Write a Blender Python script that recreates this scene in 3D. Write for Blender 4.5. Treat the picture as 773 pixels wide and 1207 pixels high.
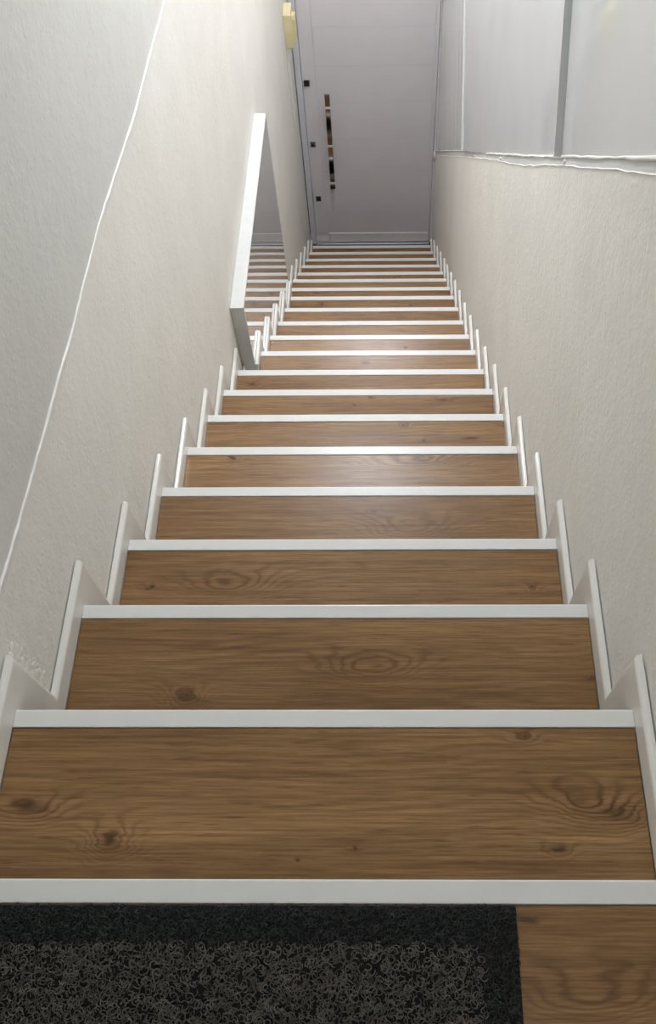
import bpy, bmesh, math, random
import numpy as np
from mathutils import Matrix, Vector

random.seed(7)
rng = np.random.default_rng(7)
S = bpy.context.scene
for o in list(bpy.data.objects):
    bpy.data.objects.remove(o)
C = S.collection

# ------------------------------------------------------------------ camera
IMW, IMH = 773.0, 1207.0
F, PX, PY = 1040.53, 441.607, 608.334
cam_d = bpy.data.cameras.new('camera')
cam = bpy.data.objects.new('camera', cam_d)
C.objects.link(cam)
R_ = Vector((0.99991452, 0.00364704, -0.01255564))
U_ = Vector((0.00295686, 0.87235049, 0.48887204))
W_ = Vector((-0.01273585, 0.48886738, -0.87226514))
cam.matrix_world = Matrix(((R_.x, U_.x, -W_.x, 0.00067), (R_.y, U_.y, -W_.y, -0.16626),
                           (R_.z, U_.z, -W_.z, 1.27256), (0, 0, 0, 1)))
cam_d.sensor_fit = 'VERTICAL'
cam_d.sensor_height = 36.0
cam_d.lens = F / IMH * 36.0
cam_d.shift_x = -(PX - IMW / 2) / IMH
cam_d.shift_y = (PY - IMH / 2) / IMH
cam_d.clip_start = 0.02
S.camera = cam

# ------------------------------------------------------------------ world, exposure
w = bpy.data.worlds.new('world')
S.world = w
w.use_nodes = True
w.node_tree.nodes['Background'].inputs[0].default_value = (0.75, 0.77, 0.8, 1)
w.node_tree.nodes['Background'].inputs[1].default_value = 0.05
S.view_settings.view_transform = 'Standard'
S.view_settings.look = 'None'
S.cycles.diffuse_bounces = 6
S.cycles.max_bounces = 12
S.view_settings.exposure = 0.13
S.view_settings.gamma = 1.0
S.view_settings.use_curve_mapping = False
# two ceiling lamps over the stairs, plus an unseen fill lamp added above the landing: (x, y, emission strength, colour)
LAMPS = [(-0.107, 2.75, 143.0, (0.945, 0.99, 1.06)),
         (-0.107, 4.70, 195.0, (0.955, 0.975, 1.07)),
         (-0.107, -0.95, 38.0, (0.945, 0.99, 1.06))]  # added out of view to brighten the landing and its edge strip

# ------------------------------------------------------------------ measured stair
YK = [-0.0123, 0.2804, 0.5725, 0.8454, 1.1255, 1.405, 1.6843, 1.9525, 2.2265, 2.5092, 2.7891, 3.0721,
      3.3611, 3.6485, 3.9271, 4.2101, 4.4867, 4.7722, 5.0597, 5.3542, 5.6728]
ZK = [0.0, -0.1977, -0.423, -0.6477, -0.8625, -1.0772, -1.2895, -1.4943, -1.7145, -1.9287, -2.1443,
      -2.3572, -2.5691, -2.7818, -2.9966, -3.2105, -3.4256, -3.639, -3.8547, -4.0698, -4.3053]
WL, WR = -0.632, 0.4172          # inner faces of the skirting
SK_D, SK_H, SK_T = 0.078, 0.0553, 0.0135
NB = 0.0302                      # nosing depth
GAP = 0.0034                     # skirting to plaster
XL = WL - SK_T - GAP             # left plaster face
XR = WR + SK_T + GAP             # right plaster face
YD = 5.712                       # door face
MIR_Y0, MIR_Y1, MIR_X, MIR_Z = 2.388, 3.727, WL + 0.055 - SK_T - 0.0006, -1.535


def taper(y):
    return 0.024 * min(1.0, max(0.0, (y - 4.5) / 1.1))


def ceil_z(y):
    return 2.3 - 0.4 * max(0.0, y)


# ------------------------------------------------------------------ helpers
def lin(c):
    return tuple(((v / 255) / 12.92 if v / 255 <= 0.04045 else ((v / 255 + 0.055) / 1.055) ** 2.4) for v in c) + (1,)


def new_obj(name, me, mat=None, parent=None, label=None, cat=None, group=None, kind=None):
    o = bpy.data.objects.new(name, me)
    C.objects.link(o)
    if me is not None and mat is not None:
        for m in (mat if isinstance(mat, (list, tuple)) else [mat]):
            me.materials.append(m)
    if parent is not None:
        o.parent = parent
        o.matrix_parent_inverse = Matrix.Identity(4)
    if label: o['label'] = label
    if cat: o['category'] = cat
    if group: o['group'] = group
    if kind: o['kind'] = kind
    return o


def mesh(name, v, f, smooth=False):
    me = bpy.data.meshes.new(name)
    me.from_pydata([tuple(x) for x in v], [], [tuple(x) for x in f])
    bm = bmesh.new()
    bm.from_mesh(me)
    bmesh.ops.recalc_face_normals(bm, faces=bm.faces)
    bm.to_mesh(me)
    bm.free()
    if smooth:
        for p in me.polygons:
            p.use_smooth = True
    me.update()
    return me


def from_bm(name, bm, smooth=False):
    bmesh.ops.recalc_face_normals(bm, faces=bm.faces)
    me = bpy.data.meshes.new(name)
    bm.to_mesh(me)
    bm.free()
    if smooth:
        for p in me.polygons:
            p.use_smooth = True
    return me


def box_me(name, x0, x1, y0, y1, z0, z1, bev=0.0, seg=2):
    bm = bmesh.new()
    bmesh.ops.create_cube(bm, size=1)
    for v in bm.verts:
        v.co = Vector(((x0 + x1) / 2 + v.co.x * (x1 - x0), (y0 + y1) / 2 + v.co.y * (y1 - y0),
                       (z0 + z1) / 2 + v.co.z * (z1 - z0)))
    if bev:
        bmesh.ops.bevel(bm, geom=list(bm.edges), offset=bev, segments=seg, profile=0.5, affect='EDGES')
    return from_bm(name, bm)


def prism_x(name, poly, x0, x1):
    """extrude a (y, z) polygon along x"""
    n = len(poly)
    v = [(x0, y, z) for y, z in poly] + [(x1, y, z) for y, z in poly]
    f = [list(range(n))[::-1], list(range(n, 2 * n))]
    for i in range(n):
        j = (i + 1) % n
        f.append((i, j, n + j, n + i))
    return mesh(name, v, f)


def tube_me(name, pts, r, sides=8, flat=1.0):
    bm = bmesh.new()
    rings = []
    for i, p in enumerate(pts):
        p = Vector(p)
        a = Vector(pts[max(i - 1, 0)])
        b = Vector(pts[min(i + 1, len(pts) - 1)])
        t = (b - a).normalized()
        up = Vector((1, 0, 0)) if abs(t.x) < 0.9 else Vector((0, 0, 1))
        n = t.cross(up).normalized()
        m = n.cross(t).normalized()
        rr = r[i] if isinstance(r, (list, tuple)) else r
        rings.append([bm.verts.new(p + (n * math.cos(q) + m * math.sin(q) * flat) * rr)
                      for q in [2 * math.pi * k / sides for k in range(sides)]])
    for a, b in zip(rings, rings[1:]):
        for k in range(sides):
            bm.faces.new((a[k], a[(k + 1) % sides], b[(k + 1) % sides], b[k]))
    bm.faces.new(rings[0][::-1])
    bm.faces.new(rings[-1])
    return from_bm(name, bm, True)


# ------------------------------------------------------------------ materials
class NT:
    def __init__(s, name):
        s.m = bpy.data.materials.new(name)
        s.m.use_nodes = True
        s.t = s.m.node_tree
        s.b = s.t.nodes['Principled BSDF']

    def n(s, typ, **kw):
        x = s.t.nodes.new(typ)
        for k, v in kw.items():
            setattr(x, k, v)
        return x

    def l(s, a, b):
        s.t.links.new(a, b)

    def math(s, op, a, b=None, c=None, clamp=False):
        x = s.n('ShaderNodeMath', operation=op, use_clamp=clamp)
        for i, v in enumerate((a, b, c)):
            if v is None: continue
            if isinstance(v, (int, float)): x.inputs[i].default_value = v
            else: s.l(v, x.inputs[i])
        return x.outputs[0]

    def mix(s, fac, a, b, blend='MIX'):
        x = s.n('ShaderNodeMix', data_type='RGBA', blend_type=blend)
        for i, v in ((0, fac), (6, a), (7, b)):
            if isinstance(v, (int, float, tuple)): x.inputs[i].default_value = v
            else: s.l(v, x.inputs[i])
        return x.outputs[2]

    def ramp(s, fac, stops):
        x = s.n('ShaderNodeValToRGB')
        e = x.color_ramp.elements
        while len(e) < len(stops): e.new(0.5)
        for q, (p, c) in zip(e, stops):
            q.position = p
            q.color = c if len(c) == 4 else (*c, 1)
        s.l(fac, x.inputs[0])
        return x.outputs[0]

    def noise(s, vec, scale, detail=3, rough=0.55, dist=0.0):
        x = s.n('ShaderNodeTexNoise')
        x.inputs['Scale'].default_value = scale
        x.inputs['Detail'].default_value = detail
        x.inputs['Roughness'].default_value = rough
        x.inputs['Distortion'].default_value = dist
        s.l(vec, x.inputs['Vector'])
        return x.outputs['Fac']

    def coord(s, loc=(0, 0, 0), scale=(1, 1, 1)):
        tc = s.n('ShaderNodeTexCoord')
        mp = s.n('ShaderNodeMapping')
        mp.inputs['Location'].default_value = loc
        mp.inputs['Scale'].default_value = scale
        s.l(tc.outputs['Object'], mp.inputs['Vector'])
        return mp.outputs[0]

    def bump(s, h, strength, dist=0.002):
        x = s.n('ShaderNodeBump')
        x.inputs['Strength'].default_value = strength
        x.inputs['Distance'].default_value = dist
        s.l(h, x.inputs['Height'])
        s.l(x.outputs[0], s.b.inputs['Normal'])

    def set(s, col=None, rough=None, metal=None, spec=None, coat=None):
        if col is not None: s.b.inputs['Base Color'].default_value = col
        if rough is not None: s.b.inputs['Roughness'].default_value = rough
        if metal is not None: s.b.inputs['Metallic'].default_value = metal
        if spec is not None: s.b.inputs['Specular IOR Level'].default_value = spec
        if coat is not None: s.b.inputs['Coat Weight'].default_value = coat
        return s


def plain(name, rgb, rough=0.5, metal=0.0, spec=0.5, var=0.04, scale=14):
    t = NT(name).set(rough=rough, metal=metal, spec=spec)
    c = lin(rgb)
    f = t.noise(t.coord(), scale, 4)
    lo = tuple(v * (1 - var) for v in c[:3]) + (1,)
    hi = tuple(min(1, v * (1 + var)) for v in c[:3]) + (1,)
    t.l(t.ramp(f, [(0.3, lo), (0.7, hi)]), t.b.inputs['Base Color'])
    return t.m


def plaster(name, rgb, strength=0.5, scale=1.0):
    t = NT(name).set(rough=0.62, spec=0.35)
    v = t.coord()
    c = lin(rgb)
    big = t.noise(v, 3.0, 4, 0.6)
    lo = tuple(x * 0.955 for x in c[:3]) + (1,)
    hi = tuple(min(1, x * 1.03) for x in c[:3]) + (1,)
    t.l(t.ramp(big, [(0.3, lo), (0.7, hi)]), t.b.inputs['Base Color'])
    a = t.noise(v, 95 * scale, 3, 0.6, 0.6)
    b = t.noise(v, 26 * scale, 3, 0.5, 0.4)
    d = t.noise(v, 9, 2)
    vo = t.n('ShaderNodeTexVoronoi')
    vo.inputs['Scale'].default_value = 55 * scale
    t.l(v, vo.inputs['Vector'])
    blob = t.math('MULTIPLY', t.math('SUBTRACT', 0.35, vo.outputs['Distance'], clamp=True), t.math('MULTIPLY', d, 1.6))
    h = t.math('ADD', t.math('ADD', t.math('MULTIPLY', a, 0.55), t.math('MULTIPLY', b, 0.9)), blob)
    t.bump(h, strength, 0.004)
    return t.m


def wood(idx, knots):
    """oak-look plank, grain along x; knots = (x, y, radius, strength, elongation, dark)"""
    t = NT('oak_plank_%02d' % idx).set(rough=0.30, spec=0.40)
    tc = t.n('ShaderNodeTexCoord')
    P = tc.outputs['Object']
    off = (idx * 5.31, idx * 3.17, idx * 1.7)

    def mp(scale, add=0.0):
        m_ = t.n('ShaderNodeMapping')
        m_.inputs['Location'].default_value = tuple(o + add for o in off)
        m_.inputs['Scale'].default_value = scale
        t.l(P, m_.inputs['Vector'])
        return m_.outputs[0]
    sep = t.n('ShaderNodeSeparateXYZ')
    t.l(P, sep.inputs[0])
    wn = t.n('ShaderNodeTexNoise')
    wn.inputs['Scale'].default_value = 1.0
    wn.inputs['Detail'].default_value = 3
    t.l(mp((16.0, 40.0, 1), 6.0), wn.inputs['Vector'])
    ws = t.n('ShaderNodeVectorMath', operation='SUBTRACT')
    t.l(wn.outputs['Color'], ws.inputs[0])
    ws.inputs[1].default_value = (0.5, 0.5, 0.5)
    wm = t.n('ShaderNodeVectorMath', operation='MULTIPLY')
    t.l(ws.outputs[0], wm.inputs[0])
    wm.inputs[1].default_value = (0.050, 0.016, 0)
    wa = t.n('ShaderNodeVectorMath', operation='ADD')
    t.l(P, wa.inputs[0])
    t.l(wm.outputs[0], wa.inputs[1])
    PW = wa.outputs[0]
    field = None
    core = None
    halo = None
    for (kx, ky, r, s_, el, dark) in knots:
        sub = t.n('ShaderNodeVectorMath', operation='SUBTRACT')
        t.l(PW, sub.inputs[0])
        sub.inputs[1].default_value = (kx, ky, 0)
        mul = t.n('ShaderNodeVectorMath', operation='MULTIPLY')
        t.l(sub.outputs[0], mul.inputs[0])
        mul.inputs[1].default_value = (1 / (r * el), 1 / r, 0)
        dot = t.n('ShaderNodeVectorMath', operation='DOT_PRODUCT')
        t.l(mul.outputs[0], dot.inputs[0])
        t.l(mul.outputs[0], dot.inputs[1])
        d2 = dot.outputs['Value']
        sh = t.n('ShaderNodeVectorMath', operation='ADD')
        t.l(mul.outputs[0], sh.inputs[0])
        sh.inputs[1].default_value = (0, 0.38, 0)
        dt = t.n('ShaderNodeVectorMath', operation='DOT_PRODUCT')
        t.l(sh.outputs[0], dt.inputs[0])
        t.l(sh.outputs[0], dt.inputs[1])
        g = t.math('MULTIPLY', t.math('EXPONENT', t.math('MULTIPLY', dt.outputs['Value'], -0.5)), s_ * 0.9)
        field = g if field is None else t.math('ADD', field, g)
        h_ = t.math('EXPONENT', t.math('MULTIPLY', d2, -0.5))
        halo = h_ if halo is None else t.math('ADD', halo, h_)
        if dark > 0:
            k_ = t.math('MULTIPLY', t.math('EXPONENT', t.math('MULTIPLY', d2, -3.2)), dark)
            core = k_ if core is None else t.math('ADD', core, k_)
    n_low = t.noise(mp((1.3, 5.0, 1)), 1.0, 3, 0.5)
    n_mid = t.noise(mp((3.0, 34.0, 1), 4.0), 1.0, 4, 0.6)
    v = t.math('ADD', t.math('MULTIPLY', sep.outputs['Y'], 62.0), t.math('MULTIPLY', n_low, 9.0))
    v = t.math('ADD', v, t.math('MULTIPLY', n_mid, 1.6))
    if field is not None:
        v = t.math('ADD', v, field)
    ring = t.math('MULTIPLY_ADD', t.math('SINE', t.math('MULTIPLY', v, 6.2832)), 0.5, 0.5)
    ring = t.math('POWER', ring, 2.2)
    streak = t.noise(mp((2.6, 95.0, 1), 9.0), 1.0, 6, 0.72)
    fine = t.noise(mp((9.0, 330.0, 1), 2.0), 1.0, 3, 0.65)
    patch = t.noise(mp((1.1, 6.5, 1), 15.0), 1.0, 3, 0.55)
    base = t.ramp(t.math('ADD', t.math('MULTIPLY', streak, 0.6), t.math('MULTIPLY', patch, 0.4)),
                  [(0.33, lin((108, 81, 56))), (0.47, lin((149, 116, 83))), (0.57, lin((167, 133, 98))), (0.69, lin((190, 157, 121)))])
    mask = t.math('MULTIPLY', t.ramp(t.noise(mp((1.6, 9.0, 1), 7.0), 1.0, 2), [(0.35, (0.04, 0.04, 0.04)), (0.68, (0.34, 0.34, 0.34))]), 1.0)
    if halo is not None:
        mask = t.math('ADD', mask, t.math('MULTIPLY', halo, 0.54), clamp=True)
    col = t.mix(t.math('MULTIPLY', ring, mask), base, lin((92, 65, 43)))
    col = t.mix(t.math('MULTIPLY', t.ramp(fine, [(0.42, (0, 0, 0)), (0.66, (1, 1, 1))]), 0.62), col, lin((98, 73, 51)))
    pores = t.ramp(t.noise(mp((11.0, 230.0, 1), 21.0), 1.0, 2), [(0.62, (0, 0, 0)), (0.72, (1, 1, 1))])
    col = t.mix(t.math('MULTIPLY', pores, 0.45), col, lin((70, 46, 28)))
    if core is not None:
        cn = t.math('MULTIPLY', core, t.math('MULTIPLY_ADD', t.noise(mp((60, 90, 1), 3.0), 1.0, 3), 1.3, 0.25), clamp=True)
        col = t.mix(cn, col, lin((58, 33, 20)))
    col = t.mix(1.0, col, (0.93, 0.875, 0.71, 1), 'MULTIPLY')
    t.l(col, t.b.inputs['Base Color'])
    t.l(t.math('MULTIPLY_ADD', fine, 0.16, 0.22), t.b.inputs['Roughness'])
    t.bump(t.math('SUBTRACT', t.math('MULTIPLY', streak, 0.6), t.math('MULTIPLY', fine, 0.7)), 0.25, 0.0012)
    return t.m


M = {}
M['wall_warm'] = plaster('plaster_warm_white', (236, 233, 226), 0.55)
M['wall_cool'] = plaster('plaster_cool_white', (216, 215, 210), 0.5)
M['wall_smooth'] = plaster('plaster_smooth_white', (235, 234, 231), 0.2)
M['ceiling'] = plaster('ceiling_white', (240, 240, 238), 0.1)
M['skirt'] = plain('skirting_white_gloss', (233, 231, 225), 0.2, spec=0.5, var=0.015)
M['nosing'] = plain('nosing_white', (229, 229, 226), 0.3, spec=0.5, var=0.012)
M['caulk'] = plain('caulk_white', (242, 241, 237), 0.5)
M['frame'] = plain('mirror_frame_white', (216, 217, 214), 0.35, var=0.03, scale=30)
M['riser'] = plain('riser_white', (228, 227, 222), 0.45)
M['door'] = plain('door_lacquer_grey', (232, 229, 232), 0.36, var=0.02, scale=5)
M['door_frame'] = plain('door_frame_grey', (222, 223, 231), 0.35, var=0.02, scale=5)
M['alu'] = plain('aluminium', (205, 205, 210), 0.28, metal=0.9)
M['chrome'] = plain('chrome', (200, 196, 194), 0.07, metal=1.0, var=0.01)
M['black'] = plain('black_metal', (34, 32, 33), 0.35)
M['steel'] = plain('lock_steel', (120, 118, 116), 0.3, metal=0.8)
M['dark_gap'] = plain('dark_gap', (26, 26, 27), 0.9)
M['beige'] = plain('beige_plastic', (226, 216, 172), 0.4, var=0.02)
M['mullion'] = plain('mullion_grey', (196, 197, 196), 0.4, var=0.04, scale=20)
M['ledge'] = plain('ledge_paint_grey', (204, 203, 201), 0.5, var=0.06, scale=9)
M['backing'] = plain('mat_backing', (16, 16, 16), 0.9)
M['lamp_ring'] = plain('lamp_ring_white', (235, 235, 233), 0.4)

t = NT('white_glass').set(rough=0.025, spec=0.8)
t.l(t.ramp(t.noise(t.coord(), 2.5, 3), [(0.3, lin((222, 223, 222))), (0.7, lin((228, 229, 228)))]), t.b.inputs['Base Color'])
M['pane'] = t.m

t = NT('mirror_glass').set(metal=0.70, rough=0.03)
v = t.coord()
t.l(t.ramp(t.noise(v, 2.0, 2), [(0.3, (0.89, 0.89, 0.89, 1)), (0.7, (0.92, 0.92, 0.915, 1))]), t.b.inputs['Base Color'])
t.bump(t.noise(v, 3.2, 1), 0.02, 0.02)
M['mirror'] = t.m


def coil(name, a, b):
    t = NT(name).set(rough=0.5, spec=0.35)
    t.l(t.ramp(t.noise(t.coord(), 60, 3), [(0.3, lin(a)), (0.7, lin(b))]), t.b.inputs['Base Color'])
    return t.m


M['coil'] = coil('mat_coil_charcoal', (82, 77, 71), (116, 109, 100))
M['coil_border'] = coil('mat_coil_black', (36, 40, 38), (58, 62, 59))


def emit(name, col, s):
    t = NT(name)
    t.b.inputs['Base Color'].default_value = (0.9, 0.9, 0.9, 1)
    t.b.inputs['Emission Color'].default_value = (*col, 1)
    t.b.inputs['Emission Strength'].default_value = s
    return t.m


# ------------------------------------------------------------------ setting: walls
Z0 = -4.75
YB = -2.0
# left wall: rough plaster below the caulk line, smoother above
LINE = [(YB, -0.06), (0.0, -0.062), (0.455, -0.070), (0.541, -0.081), (0.635, -0.090), (0.778, -0.102), (0.938, -0.113), (1.06, -0.127),
        (1.181, -0.130), (1.393, -0.142), (1.603, -0.170), (1.838, -0.205), (2.112, -0.222), (2.434, -0.248),
        (3.4, -0.31), (YD + 0.1, -0.40)]
v, f, mi = [], [], []
for i, (y, z) in enumerate(LINE):
    v += [(XL, y, Z0), (XL, y, z), (XL, y, 2.4)]
    if i:
        a, b = 3 * (i - 1), 3 * i
        f += [(a, b, b + 1, a + 1), (a + 1, b + 1, b + 2, a + 2)]
n = len(v)
v += [(XL - 0.1, YB, Z0), (XL - 0.1, YD + 0.1, Z0), (XL - 0.1, YD + 0.1, 2.4), (XL - 0.1, YB, 2.4)]
f += [(n, n + 1, n + 2, n + 3)]
me = mesh('wall_left', v, f)
me.materials.append(M['wall_warm'])
me.materials.append(M['wall_cool'])
for p in me.polygons:
    p.material_index = 1 if p.center.z > -0.05 + 0 and p.center.x > XL - 0.05 else 0
wall_left = new_obj('wall_left', me, None, kind='structure', label='left stairwell wall of rough white plaster')
# caulk bead along the joint
pts = []
for (y0, z0), (y1, z1) in zip(LINE[1:], LINE[2:]):
    m_ = 6
    for k in range(m_):
        q = k / m_
        pts.append((XL + 0.0008, y0 + (y1 - y0) * q, z0 + (z1 - z0) * q + random.uniform(-0.0012, 0.0012)))
new_obj('caulk_bead', tube_me('caulk_bead', pts, [0.0034 + random.uniform(-0.0008, 0.0010) for _ in pts], 6), M['caulk'], wall_left,
        label='thin white caulk line along the wall joint')
# lumpy plaster repair above the first skirting pieces
bm = bmesh.new()
for k in range(60):
    q = random.random()
    y = 0.364 + abs(random.gauss(0, 0.016))
    z = -0.165 - q * 0.17
    s = random.uniform(0.003, 0.010)
    mtx = Matrix.Translation((XL - 0.0004, y, z)) @ Matrix.Diagonal((0.0019 / s * random.uniform(.5, 1.0), random.uniform(.6, 1.7), random.uniform(.6, 1.7), 1))
    bmesh.ops.create_icosphere(bm, subdivisions=2, radius=s, matrix=mtx)
new_obj('plaster_patch', from_bm('plaster_patch', bm, True), M['wall_warm'], wall_left, label='lumpy plaster repair', kind='stuff')

# right wall: parapet below, backing wall above behind the glass
LB = [(YB, 1.07), (0.0, 1.07), (0.999, 0.304), (1.238, 0.117), (1.45, -0.05), (1.639, -0.197), (1.748, -0.288), (2.095, -0.567),
      (2.605, -0.962), (3.091, -1.340), (3.9, -1.977), (4.5, -2.452), (4.81, -2.697), (5.25, -3.045), (YD + 0.1, -3.49)]
LTH = [(0.0, 0.030), (1.0, 0.030), (1.36, 0.027), (1.66, 0.026), (2.05, 0.034), (2.6, 0.029), (2.95, 0.027), (3.9, 0.038), (4.8, 0.042), (6.0, 0.040)]
LT = [(y, z + float(np.interp(y, [a for a, _ in LTH], [b for _, b in LTH]))) for y, z in LB]
PXP = XR + 0.004                                   # glass plane


def lean(y, z):
    return taper(y) + (0.030 * min(1.0, max(0.0, (y - 4.7) / 1.0)) * min(1.0, max(0.0, (z + 4.3) / 2.0)))


v, f = [], []
NZ = 6
ys = sorted(set([y for y, _ in LB] + [4.95, 5.4, 5.6]))
LBY, LBZ = [a for a, _ in LB], [b for _, b in LB]
LTZ = [b for _, b in LT]
for y in ys:
    zt = float(np.interp(y, LBY, LBZ))
    for k in range(NZ + 1):
        z = Z0 + (zt - Z0) * k / NZ
        v.append((XR - lean(y, z), y, z))
for i in range(len(ys) - 1):
    for k in range(NZ):
        a = i * (NZ + 1) + k
        b = a + NZ + 1
        f.append((a, b, b + 1, a + 1))
n = len(v)
v += [(XR + 0.06, YB, Z0), (XR + 0.06, YD + 0.1, Z0), (XR + 0.06, YD + 0.1, 2.4), (XR + 0.06, YB, 2.4)]
f += [(n, n + 1, n + 2, n + 3)]
wall_right = new_obj('wall_right', mesh('wall_right', v, f, True), M['wall_warm'], kind='structure', label='right stairwell half wall of white plaster')
# sloping ledge (sill) on top of the parapet, rough lower edge
v, f = [], []
yy = np.concatenate([np.linspace(YB, 0.9, 12), np.linspace(0.95, YD - 0.002, 150)])
wob = 0.0
for y in yy:
    zb = float(np.interp(y, LBY, LBZ))
    zt = float(np.interp(y, LBY, LTZ))
    wob = 0.75 * wob + random.gauss(0, 0.0016)
    v += [(XR - lean(y, zb) + 0.0005, y, zb - 0.004 + wob), (XR - lean(y, zb) - 0.0022, y, zb - 0.001 + wob), (XR - lean(y, zb) - 0.0005, y, zb + 0.002 + wob),
          (PXP - lean(y, zb), y, zt), (PXP + 0.03 - lean(y, zb), y, zt), (PXP + 0.03 - lean(y, zb), y, zb - 0.004)]
for i in range(len(yy) - 1):
    for k in range(6):
        a, b = 6 * i, 6 * (i + 1)
        f.append((a + k, b + k, b + (k + 1) % 6, a + (k + 1) % 6))
me = mesh('trim_1', v, f)
me.materials.append(M['ledge'])
me.materials.append(M['caulk'])
for i, p in enumerate(me.polygons):
    p.material_index = 1 if i % 6 in (0, 1) else 0
ledge = new_obj('trim_1', me, None, kind='structure', label='grey sloping ledge capping the right half wall')
# white filler bead where the glass meets the ledge
pts = []
for y in np.linspace(0.3, YD - 0.02, 110):
    zt = float(np.interp(y, LBY, LTZ))
    pts.append((PXP - lean(y, zt) - 0.002, y, zt + random.uniform(-0.001, 0.002)))
new_obj('filler_bead', tube_me('filler_bead', pts, [0.0030 + random.uniform(-.0008, .0018) for _ in pts], 6), M['caulk'], ledge, label='uneven white filler bead under the panes')
new_obj('filler_bead', tube_me('filler_bead_end', [(PXP - lean(5.69, -3.4) - 0.012, 5.69, -3.36), (PXP - lean(5.69, -3.4) - 0.010, 5.685, -3.44)], 0.009, 6), M['caulk'], ledge)
# short vertical seams on the ledge face
for q in (1.62, 2.62, 3.45):
    zb = float(np.interp(q, LBY, LBZ))
    new_obj('filler_blob', box_me('filler_blob', XR - 0.004, XR + 0.004, q - .004, q + .004, zb + .004, zb + .016, 0.002), M['caulk'], ledge)

# glass partition over the parapet
part = new_obj('window_1', None, kind='structure', label='white glass partition above the right half wall')
posts = [((1.672, -0.202), (1.874, 0.070)), ((3.934, -1.966), (4.432, -1.432))]
u1 = Vector((posts[0][1][0] - posts[0][0][0], posts[0][1][1] - posts[0][0][1])).normalized()
u2 = Vector((posts[1][1][0] - posts[1][0][0], posts[1][1][1] - posts[1][0][1])).normalized()


def lt(y):
    return float(np.interp(y, LBY, LTZ))


def pane(name, ya, ua, yb, ub, H=1.15, ymax=None, x_off=0.0, yaw=0.0):
    pts_ = []
    n_ = 10
    for k in range(n_ + 1):
        y = ya + (yb - ya) * k / n_
        u = (ua * (1 - k / n_) + ub * (k / n_)).normalized()
        for j in range(5):
            yy_ = y + u.x * H * j / 4
            zz_ = lt(y) + 0.001 + u.y * H * j / 4
            if ymax: yy_ = min(yy_, ymax)
            pts_.append((PXP + x_off - yaw * (yy_ - ya) - lean(yy_, zz_), yy_, zz_))
    f_ = []
    for k in range(n_):
        for j in range(4):
            a = k * 5 + j
            f_.append((a, a + 5, a + 6, a + 1))
    me_ = bpy.data.meshes.new(name)
    bm_ = bmesh.new()
    vs = [bm_.verts.new(q) for q in pts_]
    fs = [bm_.faces.new([vs[i] for i in q]) for q in f_]
    r = bmesh.ops.extrude_face_region(bm_, geom=fs)
    for e in r['geom']:
        if isinstance(e, bmesh.types.BMVert): e.co.x += 0.008
    return from_bm(name, bm_)


new_obj('pane', pane('pane_near', -0.2, u1, posts[0][0][0] - 0.004, u1, x_off=0.008, yaw=0.006), M['pane'], part)
new_obj('pane', pane('pane_mid', posts[0][0][0] + 0.004, u1, posts[1][0][0] - 0.004, u2, x_off=0.011, yaw=0.011), M['pane'], part)
new_obj('pane', pane('pane_far', posts[1][0][0] + 0.004, u2, YD - 0.004, Vector((0.0, 1.0)), 1.3, YD - 0.004), M['pane'], part)
for (b0, b1), wd, pr in zip(posts, (0.013, 0.014), (0.022, 0.021)):
    u = Vector((b1[0] - b0[0], b1[1] - b0[1])).normalized()
    nrm = Vector((u.y, -u.x))
    s0 = Vector((b0[0], lt(b0[0])))
    e0 = s0 + u * 1.15
    vv = []
    for q in (s0, e0):
        for sgn in (-1, 1):
            for x in (PXP - pr, PXP + 0.010):
                r = q + nrm * wd * 0.5 * sgn
                vv.append((x - lean(q.x, q.y), r.x, r.y))
    me = mesh('mullion', vv, [(0, 1, 3, 2), (4, 6, 7, 5), (0, 4, 5, 1), (2, 3, 7, 6), (0, 2, 6, 4), (1, 5, 7, 3)])
    mo = new_obj('mullion', me, M['mullion'], part)
    # slim flat flange lying on the pane beside the mullion
    vv = []
    for q in (s0, e0):
        for o_ in (-0.030, -0.006):
            for x in (PXP - 0.0025, PXP + 0.002):
                r = q - nrm * o_
                vv.append((x - lean(q.x, q.y), r.x, r.y) if pr > .02 else (x - lean(q.x, q.y), (q + nrm * o_).x, (q + nrm * o_).y))
    me = mesh('flange', vv, [(0, 1, 3, 2), (4, 6, 7, 5), (0, 4, 5, 1), (2, 3, 7, 6), (0, 2, 6, 4), (1, 5, 7, 3)])
    new_obj('flange', me, M['skirt'], mo)

# ceiling, back wall, lintel over the door
v = [(XL - 0.1, YB, 2.3), (XR + 0.06, YB, 2.3), (XR + 0.06, 0, 2.3), (XL - 0.1, 0, 2.3), (XR + 0.06, YD + 0.1, ceil_z(YD + 0.1)), (XL - 0.1, YD + 0.1, ceil_z(YD + 0.1))]
v2 = [(x, y, z + 0.1) for x, y, z in v]
f = [(0, 1, 2, 3), (3, 2, 4, 5)]
me = mesh('ceiling', v + v2, f + [tuple(i + 6 for i in q) for q in f])
new_obj('ceiling', me, M['ceiling'], kind='structure', label='white ceiling sloping down over the stairs')
new_obj('wall_back', box_me('wall_back', XL - 0.1, XR + 0.06, YB - 0.1, YB, -0.3, 2.4), M['wall_smooth'], kind='structure', label='plain white wall behind the landing')
new_obj('wall_far', box_me('wall_far', XL - 0.1, XR + 0.06, YD + 0.02, YD + 0.12, -2.02, 2.4), M['wall_smooth'], kind='structure', label='white wall above the entrance door')

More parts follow.
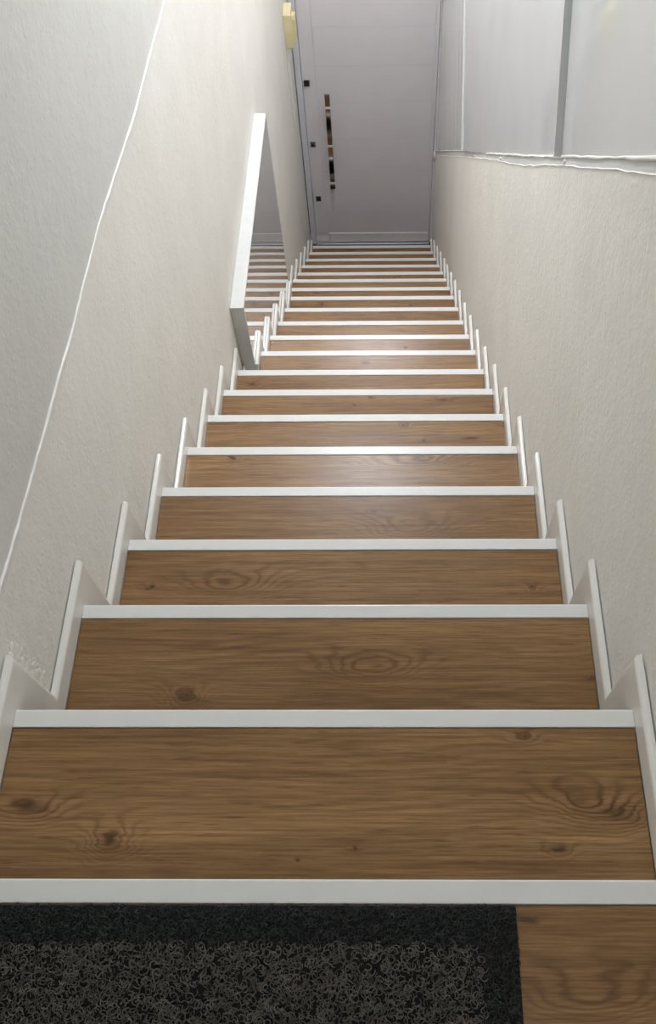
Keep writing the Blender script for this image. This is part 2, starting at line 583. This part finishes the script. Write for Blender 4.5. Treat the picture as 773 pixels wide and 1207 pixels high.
# ------------------------------------------------------------------ entrance door
zf = ZK[20]
ZTOP = -2.03
door = new_obj('door_1', None, kind='structure', label='light grey entrance door at the foot of the stairs')
DX0, DX1 = -0.596, 0.378
new_obj('door_frame', box_me('door_frame_l', XL + 0.006, DX0 - 0.003, YD - 0.016, YD + 0.06, zf, ZTOP + 0.06, 0.003), M['door_frame'], door)
new_obj('door_frame', box_me('door_frame_r', DX1 + 0.003, XR + 0.02, YD - 0.006, YD + 0.06, zf, ZTOP + 0.06, 0.003), M['door'], door)
new_obj('door_frame', box_me('door_frame_t', DX0 - 0.003, DX1 + 0.003, YD - 0.010, YD + 0.06, ZTOP, ZTOP + 0.06, 0.003), M['door_frame'], door)
new_obj('shadow_gap', box_me('shadow_gap', XL + 0.0005, XL + 0.0056, YD - 0.002, YD + 0.06, zf + 0.10, -3.42), M['dark_gap'], door, label='dark gap between frame and wall')
leaf = new_obj('door_leaf', box_me('door_leaf', DX0, DX1, YD + 0.006, YD + 0.05, zf + 0.012, ZTOP - 0.003), M['door'], door)
new_obj('stile', box_me('stile_l', DX0, -0.499, YD - 0.0015, YD + 0.006, zf + 0.115, ZTOP - 0.004, 0.0015), M['door'], leaf)
new_obj('stile', box_me('stile_r', 0.352, DX1, YD - 0.0015, YD + 0.006, zf + 0.115, ZTOP - 0.004, 0.0015), M['door'], leaf)
cuts = [zf + 0.118, -3.944, -3.548, -3.240, -2.934, -2.645, -2.36, ZTOP - 0.004]
for a, b in zip(cuts, cuts[1:]):
    new_obj('board', box_me('board', -0.4975, 0.3505, YD - 0.001, YD + 0.006, a + 0.0005, b - 0.0005, 0.0012), M['door'], leaf)
kick = new_obj('kick_plate', box_me('kick_plate', DX0 + 0.11, 0.372, YD - 0.008, YD + 0.006, zf + 0.016, zf + 0.112, 0.003), M['door'], leaf)
new_obj('threshold', box_me('threshold', DX0 - 0.003, DX1 + 0.003, YD - 0.030, YD + 0.05, zf, zf + 0.011, 0.003), M['alu'], door)
# locks
for (x, z, m_) in ((-0.566, -2.775, 'black'), (-0.558, -3.295, 'steel'), (-0.551, -3.82, 'black')):
    lk = new_obj('lock', box_me('lock', x - 0.020, x + 0.020, YD - 0.012, YD - 0.0015, z - 0.022, z + 0.022, 0.002), M[m_], leaf,
                 label='small square lock plate')
    bm = bmesh.new()
    bmesh.ops.create_cone(bm, cap_ends=True, segments=20, radius1=0.012, radius2=0.011, depth=0.006,
                          matrix=Matrix.Translation((x, YD - 0.0145, z)) @ Matrix.Rotation(math.pi / 2, 4, 'X'))
    new_obj('lock_cylinder', from_bm('lock_cylinder', bm), M['steel' if m_ == 'black' else 'black'] if m_ != 'black' else M['black'], lk)
# long pull handle
hx = -0.421
hd = new_obj('handle', box_me('handle', hx - 0.019, hx + 0.019, YD - 0.066, YD - 0.054, -3.665, -2.825, 0.002), M['chrome'], leaf, label='long chrome pull bar')
for z in (-2.935, -3.265, -3.615):
    new_obj('collar', box_me('collar', hx - 0.0205, hx + 0.0205, YD - 0.068, YD - 0.050, z - 0.010, z + 0.010, 0.002), M['nosing'], hd)
    new_obj('standoff', box_me('standoff', hx - 0.008, hx + 0.008, YD - 0.054, YD - 0.001, z - 0.008, z + 0.008, 0.002), M['chrome'], hd)
new_obj('end_cap', box_me('end_cap', hx - 0.0195, hx + 0.0195, YD - 0.067, YD - 0.051, -3.672, -3.640, 0.002), M['black'], hd)

# ------------------------------------------------------------------ staircase
KN = {
    1: [(-0.439, 0.069, 0.024, 5.5, 1.25, 0.75), (-0.585, 0.121, 0.020, 3.5, 2.4, 0.7), (0.310, 0.135, 0.030, 4.0, 1.4, 0.45), (0.367, 0.114, 0.020, 3.0, 1.6, 0.7),
        (0.269, 0.058, 0.011, 2.0, 1.3, 1.0), (0.22, 0.236, 0.010, 2.0, 1.6, 0.9), (-0.048, 0.057, 0.004, 0.6, 3.0, 1.0), (-0.138, 0.038, 0.004, 0.5, 1.4, 1.0)],
    2: [(-0.399, 0.377, 0.024, 5.5, 1.3, 0.75), (-0.026, 0.444, 0.026, 5.5, 2.6, 0.0), (0.41, 0.412, 0.006, 0.8, 2.0, 0.7)],
    3: [(-0.376, 0.73, 0.028, 6.0, 2.8, 0.0), (-0.562, 0.717, 0.009, 1.6, 1.4, 0.9), (0.35, 0.715, 0.010, 2.0, 1.5, 1.0), (-0.051, 0.777, 0.006, 0.6, 4.0, 0.4)],
    4: [(0.055, 0.999, 0.034, 6.5, 2.8, 0.0), (-0.034, 1.045, 0.007, 1.0, 2.2, 0.8)],
    5: [(-0.483, 1.363, 0.012, 2.0, 1.4, 1.0), (0.015, 1.345, 0.03, 4.0, 2.8, 0.0), (0.149, 1.357, 0.028, 4.5, 2.4, 0.0)],
    6: [(0.068, 1.638, 0.010, 2.0, 1.4, 1.0), (0.135, 1.569, 0.011, 2.0, 1.5, 0.9), (0.292, 1.579, 0.008, 1.2, 5.0, 1.0)],
    7: [(-0.129, 1.879, 0.009, 1.6, 1.6, 0.9), (0.226, 1.901, 0.012, 2.0, 3.0, 1.0), (-0.057, 1.915, 0.008, 1.0, 1.8, 0.8)],
}


def rand_knots(k):
    y0, y1 = YK[k - 1], YK[k]
    out = []
    for _ in range(3):
        x = random.uniform(WL + 0.06, WR - 0.06)
        y = random.uniform(y0 + 0.03, y1 - 0.06)
        if random.random() < 0.5:
            out.append((x, y, random.uniform(0.008, 0.014), random.uniform(1.4, 2.4), random.uniform(1.3, 2.4), 0.9))
        else:
            out.append((x, y, random.uniform(0.022, 0.034), random.uniform(4, 6), random.uniform(2.2, 3.0), 0.0))
    return out


stairs = new_obj('staircase', None, label='straight staircase of wood-look treads edged with white nosings, descending to the door', cat='staircase')


def left_x(k):
    return WL + 0.055 if 9 <= k <= 13 else WL


def right_x(k):
    return WR - taper(YK[k])


def nosing_me(name, x0, x1, y, z):
    b, t_, lip = NB, 0.0018, 0.017
    poly = [(y - b, z - 0.004), (y - b, z + 0.0006), (y - b + 0.001, z + t_), (y - 0.003, z + t_), (y - 0.001, z + t_ - 0.0006), (y, z + t_ - 0.0026), (y, z - lip),
            (y - 0.0025, z - lip), (y - 0.0025, z - 0.004)]
    return prism_x(name, poly, x0, x1)


for k in range(1, 21):
    x0, x1 = left_x(k), right_x(k)
    yb = YK[k - 1] - 0.012
    yf = YK[k] - NB - 0.0016
    kn = KN.get(k) or rand_knots(k)
    tr = new_obj('tread', box_me('tread', x0 + 0.0012, x1 - 0.0012, yb, yf, ZK[k] - 0.02, ZK[k], 0.0006, 1), wood(k, kn), stairs)
    # step core under the board and nosing
    xcl, xcr = XL + 0.001, right_x(k) + SK_T
    new_obj('step_core', box_me('step_core', xcl, xcr, yb, YK[k] - 0.004, ZK[k] - 0.16, ZK[k] - 0.0205), M['riser'], tr)
    if 9 <= k <= 14:      # ledge that carries the mirror
        y_a, y_b = max(yb, MIR_Y0 - 0.0), min(YK[k] - 0.004, MIR_Y1)
        new_obj('step_ledge', box_me('step_ledge', xcl, WL + 0.054 if k < 14 else WL - 0.001, y_a, y_b, ZK[k] - 0.0204, ZK[k] - 0.001), M['riser'], tr)
    new_obj('nosing', nosing_me('nosing', x0 + 0.0006, x1 - 0.0006, YK[k], ZK[k]), M['nosing'], tr, label='white edge strip')
    new_obj('riser', box_me('riser', XL + 0.001, right_x(k) + SK_T, YK[k - 1] - 0.011, YK[k - 1] - 0.004, ZK[k] + 0.0005, ZK[k - 1] - 0.0206), M['riser'], stairs)

# skirting boards
bl = new_obj('baseboard_left', None, kind='structure', label='white zigzag skirting along the left wall')
br = new_obj('baseboard_right', None, kind='structure', label='white zigzag skirting along the right wall')


def skirt_me(name, xi, xo, k, ya=None, vert=True):
    """L-shaped board: along tread k, then down past nosing k. xi inner face, xo wall side"""
    sg = 1 if xi > xo else -1
    y0 = YK[k - 1] if ya is None else ya
    y1, z = YK[k], ZK[k]
    zn = ZK[k + 1] if k < 20 else ZK[k]
    d, h, r = SK_D, SK_H, 0.0085
    if k == 20:
        d = 0.012
    rings = []
    for (a, x) in [(0.0, xo), (0.0, xo + sg * (SK_T - r)), (r * 0.13, xo + sg * (SK_T - r * 0.5)), (r * 0.5, xo + sg * (SK_T - r * 0.13)), (r, xi)]:
        s = (y0 + SK_D - a) if ya is None else y0 + 0.001
        s0 = y0 if ya is None else y0
        poly = [(s0, z + 0.0006), (y1 + (0.0004 if vert else -0.001), z + 0.0006)]
        if vert:
            poly += [(y1 + 0.0004, (zn + h) if k < 20 else z + 0.0006), (y1 + d - a, (zn + h) if k < 20 else z + 0.0006), (y1 + d - a, z + h - a)]
        else:
            poly += [(y1 - 0.001, z + h - a)] * 1
        poly += [(s, z + h - a), (s, z + h), (s0, z + h)]
        rings.append([(x, y, zz) for y, zz in poly])
    n_ = len(rings[0])
    v_ = [p for q in rings for p in q]
    f_ = [list(range(n_)), [len(v_) - n_ + i for i in range(n_)][::-1]]
    for q in range(len(rings) - 1):
        for i in range(n_):
            j = (i + 1) % n_
            f_.append((q * n_ + i, q * n_ + j, (q + 1) * n_ + j, (q + 1) * n_ + i))
    me_ = bpy.data.meshes.new(name)
    bm_ = bmesh.new()
    vs = [bm_.verts.new(p) for p in v_]
    for q in f_:
        try:
            bm_.faces.new([vs[i] for i in q])
        except ValueError:
            pass
    bmesh.ops.remove_doubles(bm_, verts=bm_.verts, dist=1e-5)
    bmesh.ops.dissolve_degenerate(bm_, dist=1e-5, edges=bm_.edges)
    bmesh.ops.recalc_face_normals(bm_, faces=bm_.faces)
    bm_.to_mesh(me_)
    bm_.free()
    return me_


# landing skirting (runs level, then down past the landing nosing)
def skirt_top(name, xi, xo):
    sg = 1 if xi > xo else -1
    r, h, d = 0.0085, SK_H, SK_D
    rings = []
    for (a, x) in [(0.0, xo), (0.0, xo + sg * (SK_T - r)), (r * 0.5, xo + sg * (SK_T - r * 0.13)), (r, xi)]:
        y1 = YK[0]
        poly = [(YB, 0.0005), (y1 + 0.0004, 0.0005), (y1 + 0.0004, ZK[1] + h), (y1 + d - a, ZK[1] + h), (y1 + d - a, h - a), (YB, h - a)]
        rings.append([(x, y, z) for y, z in poly])
    n_ = 6
    v_ = [p for q in rings for p in q]
    f_ = [list(range(n_)), [len(v_) - n_ + i for i in range(n_)]]
    for q in range(len(rings) - 1):
        for i in range(n_):
            j = (i + 1) % n_
            f_.append((q * n_ + i, q * n_ + j, (q + 1) * n_ + j, (q + 1) * n_ + i))
    return mesh(name, v_, f_)


new_obj('skirting_board', skirt_top('skirting_board', WL, WL - SK_T), M['skirt'], bl)
new_obj('skirting_board', skirt_top('skirting_board', WR, WR + SK_T), M['skirt'], br)
for k in range(1, 21):
    xi = right_x(k)
    new_obj('skirting_board', skirt_me('skirting_board', xi, xi + SK_T, k), M['skirt'], br)
    if k == 9:
        # stub on the wall before the mirror, then the boards shift out in front of it
        new_obj('skirting_board', box_me('skirting_stub', WL - SK_T, WL, YK[8] + 0.0005, MIR_Y0 - 0.002, ZK[9] + 0.0006, ZK[9] + SK_H, 0.003), M['skirt'], bl)
        new_obj('skirting_board', skirt_me('skirting_board', WL + 0.055, WL + 0.055 - SK_T, 9, MIR_Y0), M['skirt'], bl)
    elif 10 <= k <= 13:
        new_obj('skirting_board', skirt_me('skirting_board', WL + 0.055, WL + 0.055 - SK_T, k), M['skirt'], bl)
    elif k == 14:
        new_obj('skirting_board', skirt_me('skirting_board', WL, WL - SK_T, 14, MIR_Y1 + 0.002), M['skirt'], bl)
    else:
        new_obj('skirting_board', skirt_me('skirting_board', WL, WL - SK_T, k), M['skirt'], bl)

# ------------------------------------------------------------------ landing floor
floor = new_obj('floor', box_me('floor', XL - 0.1, XR + 0.06, YB, YK[0] - 0.013, -0.17, -0.0205), M['riser'], kind='structure', label='wood-look floor of the upper landing')
yy = YK[0] - NB - 0.0016
planks = [(yy, yy - 0.19), (yy - 0.1906, yy - 0.38), (yy - 0.3806, yy - 0.57), (yy - 0.5706, yy - 0.76), (yy - 0.7606, yy - 0.95), (yy - 0.9506, YB)]
for i, (a, b) in enumerate(planks):
    kn = [(0.253, -0.136, 0.030, 5.0, 2.2, 0.0), (0.183, -0.062, 0.006, .8, 3, .6)] if i == 0 else [(random.uniform(-.5, .35), (a + b) / 2, 0.02, 4, 1.8, 0.4)]
    new_obj('plank', box_me('plank', WL + 0.001, WR - 0.001, b, a, -0.02, 0.0, 0.0006, 1), wood(30 + i, kn), floor)
new_obj('nosing', nosing_me('nosing', WL + 0.0006, WR - 0.0006, YK[0], 0.0), M['nosing'], floor, label='white edge strip of the landing')

# ------------------------------------------------------------------ mirror on the left wall
mir = new_obj('wall_mirror', None, label='white-framed mirror standing against the left wall beside the middle steps', cat='mirror')
fx0, fx1 = XL + 0.001, MIR_X
zt0, zt1 = MIR_Z + 0.028, MIR_Z - 0.036       # top runs very slightly downhill
th = 0.010


def mz(y):
    return zt0 + (zt1 - zt0) * (y - MIR_Y0) / (MIR_Y1 - MIR_Y0)


poly = [(MIR_Y0, mz(MIR_Y0) - th), (MIR_Y0, mz(MIR_Y0)), (MIR_Y1, mz(MIR_Y1)), (MIR_Y1, mz(MIR_Y1) - th)]
new_obj('frame_rail', prism_x('frame_rail', poly, fx0, fx1), M['frame'], mir, label='white top rail')
new_obj('frame_stile', box_me('frame_stile_near', fx0, fx1, MIR_Y0, MIR_Y0 + th, ZK[9] + 0.0005, mz(MIR_Y0) - th), M['frame'], mir, label='white upright nearest the landing')
new_obj('frame_stile', box_me('frame_stile_far', fx0, fx1, MIR_Y1 - th, MIR_Y1, ZK[14] + 0.0005, mz(MIR_Y1) - th), M['frame'], mir, label='white upright nearest the door')
poly = [(MIR_Y0 + th, mz(MIR_Y0) - th), (MIR_Y1 - th, mz(MIR_Y1) - th)]
for k in range(14, 8, -1):
    ye = MIR_Y1 - th if k == 14 else YK[k] - 0.001
    ys_ = YK[k - 1] + 0.001 if k > 9 else MIR_Y0 + th
    poly += [(ye, ZK[k] + 0.0008), (ys_, ZK[k] + 0.0008)]
# the glass clears each riser by following the steps below
fixed = poly[:2]
for k in range(14, 8, -1):
    ye = MIR_Y1 - th if k == 14 else YK[k] + 0.0012
    ys_ = YK[k - 1] + 0.0012 if k > 9 else MIR_Y0 + th
    fixed += [(ye, ZK[k] + 0.0035), (ys_, ZK[k] + 0.0035)]
new_obj('mirror_glass', prism_x('mirror_glass', fixed, fx0 + 0.02, fx1 - 0.0006), M['mirror'], mir, label='silvered glass reflecting the steps')

# ------------------------------------------------------------------ beige box and cable cover by the door
bx = new_obj('wall_box', None, label='small beige plastic box high on the left wall near the door', cat='electrical box')
poly = [(5.36, -2.290), (5.355, -2.175), (5.365, -2.070), (5.385, -2.050), (5.475, -2.050), (5.48, -2.290)]
bm = bmesh.new()
x0, x1 = XL + 0.0008, -0.594
a = [bm.verts.new((x0, y, z)) for y, z in poly]
b = [bm.verts.new((x1 + (0.006 if abs(z + 2.175) < .02 else -0.004), y, z)) for y, z in poly]
bm.faces.new(a); bm.faces.new(b)
for i in range(6):
    j = (i + 1) % 6
    bm.faces.new((a[i], a[j], b[j], b[i]))
bmesh.ops.bevel(bm, geom=[e for e in bm.edges], offset=0.004, segments=2, profile=.5, affect='EDGES')
new_obj('body', from_bm('wall_box_body', bm), M['beige'], bx)
poly = [(5.395, -2.27), (5.395, -2.115), (5.405, -2.09), (5.445, -2.09), (5.455, -2.115), (5.455, -2.27)]
me = prism_x('cover', poly, x1 - 0.004, -0.575)
new_obj('cover', me, M['beige'], bx)
cc = new_obj('cable_cover', box_me('cable_cover', XL + 0.0008, XL + 0.012, 5.375, 5.393, -2.95, -2.292, 0.002), M['caulk'],
             label='slim white cable cover running down the left wall below the beige box', cat='cable cover')

# ------------------------------------------------------------------ doormat
mat_o = new_obj('doormat', None, label='black coil doormat with charcoal centre at the top of the stairs', cat='doormat')
MX0, MX1, MY0, MY1 = -0.600, 0.172, -0.50, -0.0432
BW = 0.049
new_obj('backing', box_me('backing', MX0 + 0.002, MX1 - 0.002, MY0 + 0.002, MY1 - 0.002, 0.0004, 0.0045, 0.001, 1), M['backing'], mat_o)


def coils(name, n_, region, r_lo, r_hi, tr_lo, tr_hi, ztop, seg, mat):
    sides = 3
    V = np.empty((n_, seg + 1, sides, 3))
    c = region(n_)
    R = rng.uniform(r_lo, r_hi, n_)
    span = rng.uniform(1.6, 4.6, n_)
    st = rng.uniform(0, 2 * np.pi, n_)
    tr = rng.uniform(tr_lo, tr_hi, n_)
    z0 = rng.uniform(0.004, ztop, n_)
    # random plane: mostly flat, some upright
    nx = rng.normal(0, 0.45, (n_, 3)); nx[:, 2] = 1
    nx /= np.linalg.norm(nx, axis=1)[:, None]
    ax = np.cross(nx, np.array([0.0, 1.0, 0.0])); ax /= np.linalg.norm(ax, axis=1)[:, None]
    ay = np.cross(nx, ax)
    bend = rng.uniform(-0.35, 0.35, n_)
    for s in range(seg + 1):
        th_ = st + span * s / seg
        rr = R * (1 + bend * (s / seg))
        rad = ax * np.cos(th_)[:, None] + ay * np.sin(th_)[:, None]
        pos = np.column_stack([c[:, 0], c[:, 1], z0]) + rad * rr[:, None]
        pos[:, 2] = np.clip(pos[:, 2], 0.003, ztop + 0.003)
        for q in range(sides):
            an = 2 * np.pi * q / sides + 0.5
            V[:, s, q] = pos + rad * (tr * np.cos(an))[:, None] + nx * (tr * np.sin(an))[:, None]
    V[..., 0] = np.clip(V[..., 0], MX0, MX1 + 0.001)
    V[..., 1] = np.clip(V[..., 1], MY0, MY1 + 0.001)
    idx = np.arange(n_ * (seg + 1) * sides).reshape(n_, seg + 1, sides)
    F_ = []
    for q in range(sides):
        q2 = (q + 1) % sides
        F_.append(np.stack([idx[:, :-1, q], idx[:, :-1, q2], idx[:, 1:, q2], idx[:, 1:, q]], -1).reshape(-1, 4))
    F_ = np.concatenate(F_)
    me_ = bpy.data.meshes.new(name)
    me_.vertices.add(V.size // 3)
    me_.vertices.foreach_set('co', V.reshape(-1))
    me_.loops.add(F_.size)
    me_.loops.foreach_set('vertex_index', F_.reshape(-1).astype(np.int32))
    me_.polygons.add(len(F_))
    me_.polygons.foreach_set('loop_start', np.arange(0, F_.size, 4, dtype=np.int32))
    me_.polygons.foreach_set('loop_total', np.full(len(F_), 4, dtype=np.int32))
    me_.update(calc_edges=True)
    me_.validate()
    return new_obj(name, me_, mat, mat_o, kind='stuff')


def reg_center(n_):
    return np.column_stack([rng.uniform(MX0 + BW, MX1 - BW, n_), rng.uniform(MY0 + BW, MY1 - BW, n_)])


def reg_border(n_):
    out = []
    while len(out) < n_:
        x = rng.uniform(MX0 + 0.004, MX1 - 0.004)
        y = rng.uniform(MY0 + 0.004, MY1 - 0.004)
        if x > MX1 - BW or x < MX0 + BW or y > MY1 - BW or y < MY0 + BW:
            out.append((x, y))
    return np.array(out)


o = coils('coil_pile', 13500, reg_center, 0.0030, 0.0062, 0.0006, 0.00085, 0.0115, 7, M['coil'])
o['label'] = 'charcoal coil centre'
o = coils('border_pile', 8200, reg_border, 0.0022, 0.0045, 0.0006, 0.0008, 0.0095, 6, M['coil_border'])
o['label'] = 'black coil border'

# ------------------------------------------------------------------ ceiling lamps and the added landing fill
for i, (x, y, s, col) in enumerate(LAMPS):
    z = ceil_z(y) - 0.001
    slope = math.atan(0.4) if y > 0 else 0.0
    rot = Matrix.Rotation(-slope, 4, 'X')
    names = ['round white ceiling lamp above the middle of the stairs', 'round white ceiling lamp above the bottom of the stairs', 'round white fill lamp added above the landing, out of view']
    lm = new_obj('ceiling_lamp', None, label=names[i], cat='lamp')
    lm.matrix_world = Matrix.Translation((x, y, z)) @ rot
    bm = bmesh.new()
    prof = [(0.112, 0.0), (0.125, 0.0), (0.125, -0.018), (0.118, -0.024), (0.112, -0.022)]
    nseg = 40
    rings = [[bm.verts.new((r * math.cos(2 * math.pi * k / nseg), r * math.sin(2 * math.pi * k / nseg), zz)) for k in range(nseg)] for r, zz in prof]
    for q in range(len(prof)):
        a, b = rings[q], rings[(q + 1) % len(prof)]
        for k in range(nseg):
            bm.faces.new((a[k], a[(k + 1) % nseg], b[(k + 1) % nseg], b[k]))
    new_obj('rim', from_bm('rim', bm), M['lamp_ring'], lm)
    bm = bmesh.new()
    dome = [(0.111, -0.004), (0.109, -0.030), (0.098, -0.055), (0.078, -0.074), (0.045, -0.086)]
    rings = [[bm.verts.new((r * math.cos(2 * math.pi * k / nseg), r * math.sin(2 * math.pi * k / nseg), zz)) for k in range(nseg)] for r, zz in dome]
    for a, b in zip(rings, rings[1:]):
        for k in range(nseg):
            bm.faces.new((a[k], a[(k + 1) % nseg], b[(k + 1) % nseg], b[k]))
    tip = bm.verts.new((0, 0, -0.090))
    for k in range(nseg):
        bm.faces.new((rings[-1][k], rings[-1][(k + 1) % nseg], tip))
    new_obj('diffuser', from_bm('diffuser', bm, True), emit('lamp_glow_%d' % i, col, s), lm)
